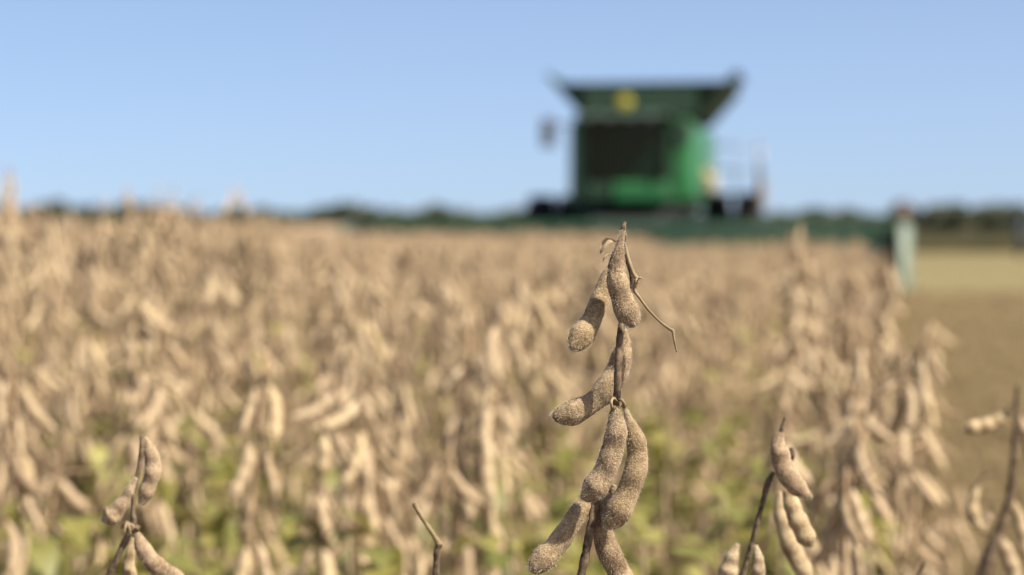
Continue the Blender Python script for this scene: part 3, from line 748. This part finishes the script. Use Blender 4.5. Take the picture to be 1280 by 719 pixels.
m = MB(); m.tube([(.1, .30, 1.75), (.1, .36, 2.2), (.1, .45, 2.36)], .04, 8); m.lathe([(.17, -.012), (.19, 0), (.17, .012), (.16, 0)], (.1, .45, 2.38), axis=2, n=20); m.build("steering_column", BLACK, C)
m = MB(); m.box((.14, -.02, 1.76), (1.04, .16, .34), .04); m.build("front_panel", GREEN, C, S)
m = MB(); m.box((-.68, .0, 1.76), (.5, .12, .3), .04); m.build("step_panel", SHADE_GREEN, C, S)
# front wall lamps and mirrors
m = MB(); m.box((.80, .97, 2.82), (.20, .10, .24), .03); m.build("intake_grille", BLACK, C, S)
for sx, x0 in ((-1, xl), (1, xr)):
    m = MB(); m.tube([(x0, .0, 3.05), (x0 + sx * .38, -.25, 3.0), (x0 + sx * .44, -.28, 2.92)], .022, 7, smooth_pts=3)
    ar = m.build("mirror_arm", BLACK, C)
    m = MB(); m.box((x0 + sx * (.56 if sx < 0 else .30), -.30, 2.86 if sx < 0 else 2.80), (.28 if sx < 0 else .18, .07, .54 if sx < 0 else .32), .03); m.build("mirror", MIRROR if sx < 0 else BLACK, ar, S)
# platform, ladder and railings on the driver's left (right in the photo)
m = MB(); m.box((1.75, 1.0, 1.72), (1.15, 1.2, .06), .01); m.build("platform", BLACK, C, S)
for k, (x, y0, y1) in enumerate(((2.25, .45, 1.55), (1.72, 1.55, 1.55))):
    m = MB()
    if k == 0:
        for y in (.45, 1.0, 1.55): m.tube([(2.28, y, 1.75), (2.28, y, 2.66)], .022, 7)
        for z in (2.2, 2.66): m.tube([(2.28, .45, z), (2.28, 1.55, z)], .022, 7)
    else:
        for xx in (1.35, 1.8, 2.2): m.tube([(xx, 1.56, 1.75), (xx, 1.56, 2.66)], .022, 7)
        for z in (2.2, 2.66): m.tube([(1.35, 1.56, z), (2.2, 1.56, z)], .022, 7)
    m.build("railing", STEEL, C)
m = MB()
for y in (.55, .95): m.tube([(2.32, y, .45), (2.32, y, 1.95)], .03, 7)
for k in range(5): m.tube([(2.32, .55, .5 + .27 * k), (2.32, .95, .5 + .27 * k)], .022, 6)
m.build("ladder", BLACK, C)
m = MB(); m.box((2.36, .40, 1.75), (.10, .08, .5), .02); m.build("marker_panel", simple("amber_marker", (.32, .22, .12), .5), C, S)
m = MB(); m.box((1.36, .92, 1.92), (.24, .4, .34), .05); m.build("tool_box", CREAM, C, S)
# unloading auger folded back along the side
m = MB(); m.tube([(-1.2, 2.2, 2.9), (-1.40, 2.9, 2.95), (-1.42, 4.0, 2.95), (-1.42, 8.4, 2.85)], .14, 12); m.build("unloading_auger", GREEN, C)
# wheels
def wheel(x, y, r, wd):
    m = MB(); h = wd / 2; m.lathe([(r * .55, -h * .8), (r * .8, -h), (r * .96, -h * .85), (r, -h * .5), (r, h * .5), (r * .96, h * .85), (r * .8, h), (r * .55, h * .8)], (x, y, r), n=36)
    for k in range(24):
        for sgn in (-1, 1):
            a = 2 * math.pi * (k + .25 * sgn) / 24
            m.box((sgn * h * .48, 0, r + .01), (h * .95, .07, .07), .01, M=Matrix.Translation((x, y, r)) @ Matrix.Rotation(a, 4, 'X') @ Matrix.Rotation(.0, 4, 'Z'))
    t = m.build("tyre", RUBBER, None)
    return t
for x, y, r, wd in ((1.42, 1.9, .84, .50), (2.02, 1.9, .84, .50), (-1.42, 1.9, .84, .50), (-2.02, 1.9, .84, .50), (1.25, 7.2, .60, .42), (-1.25, 7.2, .60, .42)):
    wo = bpy.data.objects.new("wheel", None); link(wo, C)
    t = wheel(x, y, r, wd); t.parent = wo
    m = MB(); sg = 1 if x > 0 else -1
    m.lathe([(.001, -.02), (r * .2, -.02), (r * .28, .06), (r * .52, .02), (r * .565, .12), (r * .565, -.12), (.001, -.12)], (x + sg * wd * .15, y, r), n=28); m.build("rim", YEL, wo)
# feeder house and header
m = MB(); m.prism([(.9, 1.45), (.9, .75), (-1.55, .35), (-1.55, 1.0)], 0, -.75, .55); m.build("feeder_house", BLACK, C, S)
HW = 4.72
m = MB()
m.prism([(-1.55, 1.10), (-1.47, 1.10), (-1.47, .10), (-2.75, .05), (-2.75, .09), (-1.6, .16), (-1.55, .25)], 0, -HW, HW)
m.box((0, -1.50, 1.12), (2 * HW, .16, .14), .02)
hd = m.build("header", HGREEN, C, S)
m = MB(); m.tube([(-HW + .1, -1.95, .45), (HW - .1, -1.95, .45)], .2, 14); m.build("auger", STEEL, hd)
m = MB(); cyl = Vector((0, -2.35, .72))
m.tube([(-HW + .15, cyl.y, cyl.z), (HW - .15, cyl.y, cyl.z)], .07, 10)
for k in range(6):
    a = k * math.pi / 3; yy, zz = cyl.y + .40 * math.cos(a), cyl.z + .40 * math.sin(a)
    m.tube([(-HW + .15, yy, zz), (HW - .15, yy, zz)], .025, 6)
    for j in range(46): xx = -HW + .25 + j * .2; m.tube([(xx, yy, zz), (xx, yy - .04, zz - .2)], .006, 4)
    for xx in (-HW + .2, -1.5, 1.5, HW - .2): m.tube([(xx, cyl.y, cyl.z), (xx, yy, zz)], .02, 5)
m.build("reel", BLACK, hd)
for sx in (-1, 1):
    m = MB(); m.prism([(-1.47, 1.16), (-1.47, .06), (-2.9, .06), (-3.0, .3), (-2.5, 1.14)], 0, sx * (HW + .02), sx * (HW + .07)); e = m.build("end_sheet", BLACK, hd, S)
    m = MB()
    m.loft([[(sx * (HW + .08), -2.0, .06), (sx * (HW + .30), -2.0, .06), (sx * (HW + .30), -2.0, 1.16), (sx * (HW + .08), -2.0, 1.22)], [(sx * (HW + .08), -2.8, .05), (sx * (HW + .28), -2.8, .05), (sx * (HW + .26), -2.8, 1.0), (sx * (HW + .08), -2.8, 1.08)], [(sx * (HW + .10), -3.7, .04), (sx * (HW + .16), -3.7, .04), (sx * (HW + .16), -3.7, .14), (sx * (HW + .10), -3.7, .14)]])
    m.build("crop_divider", PALE, hd, S)
    if sx < 0: continue
    m = MB(); m.tube([(sx * (HW + .18), -2.05, 1.1), (sx * (HW + .18), -2.05, 1.32)], .025, 7); m.box((sx * (HW + .18), -2.05, 1.42), (.12, .04, .13), .02); m.build("end_marker", RED, hd, S)
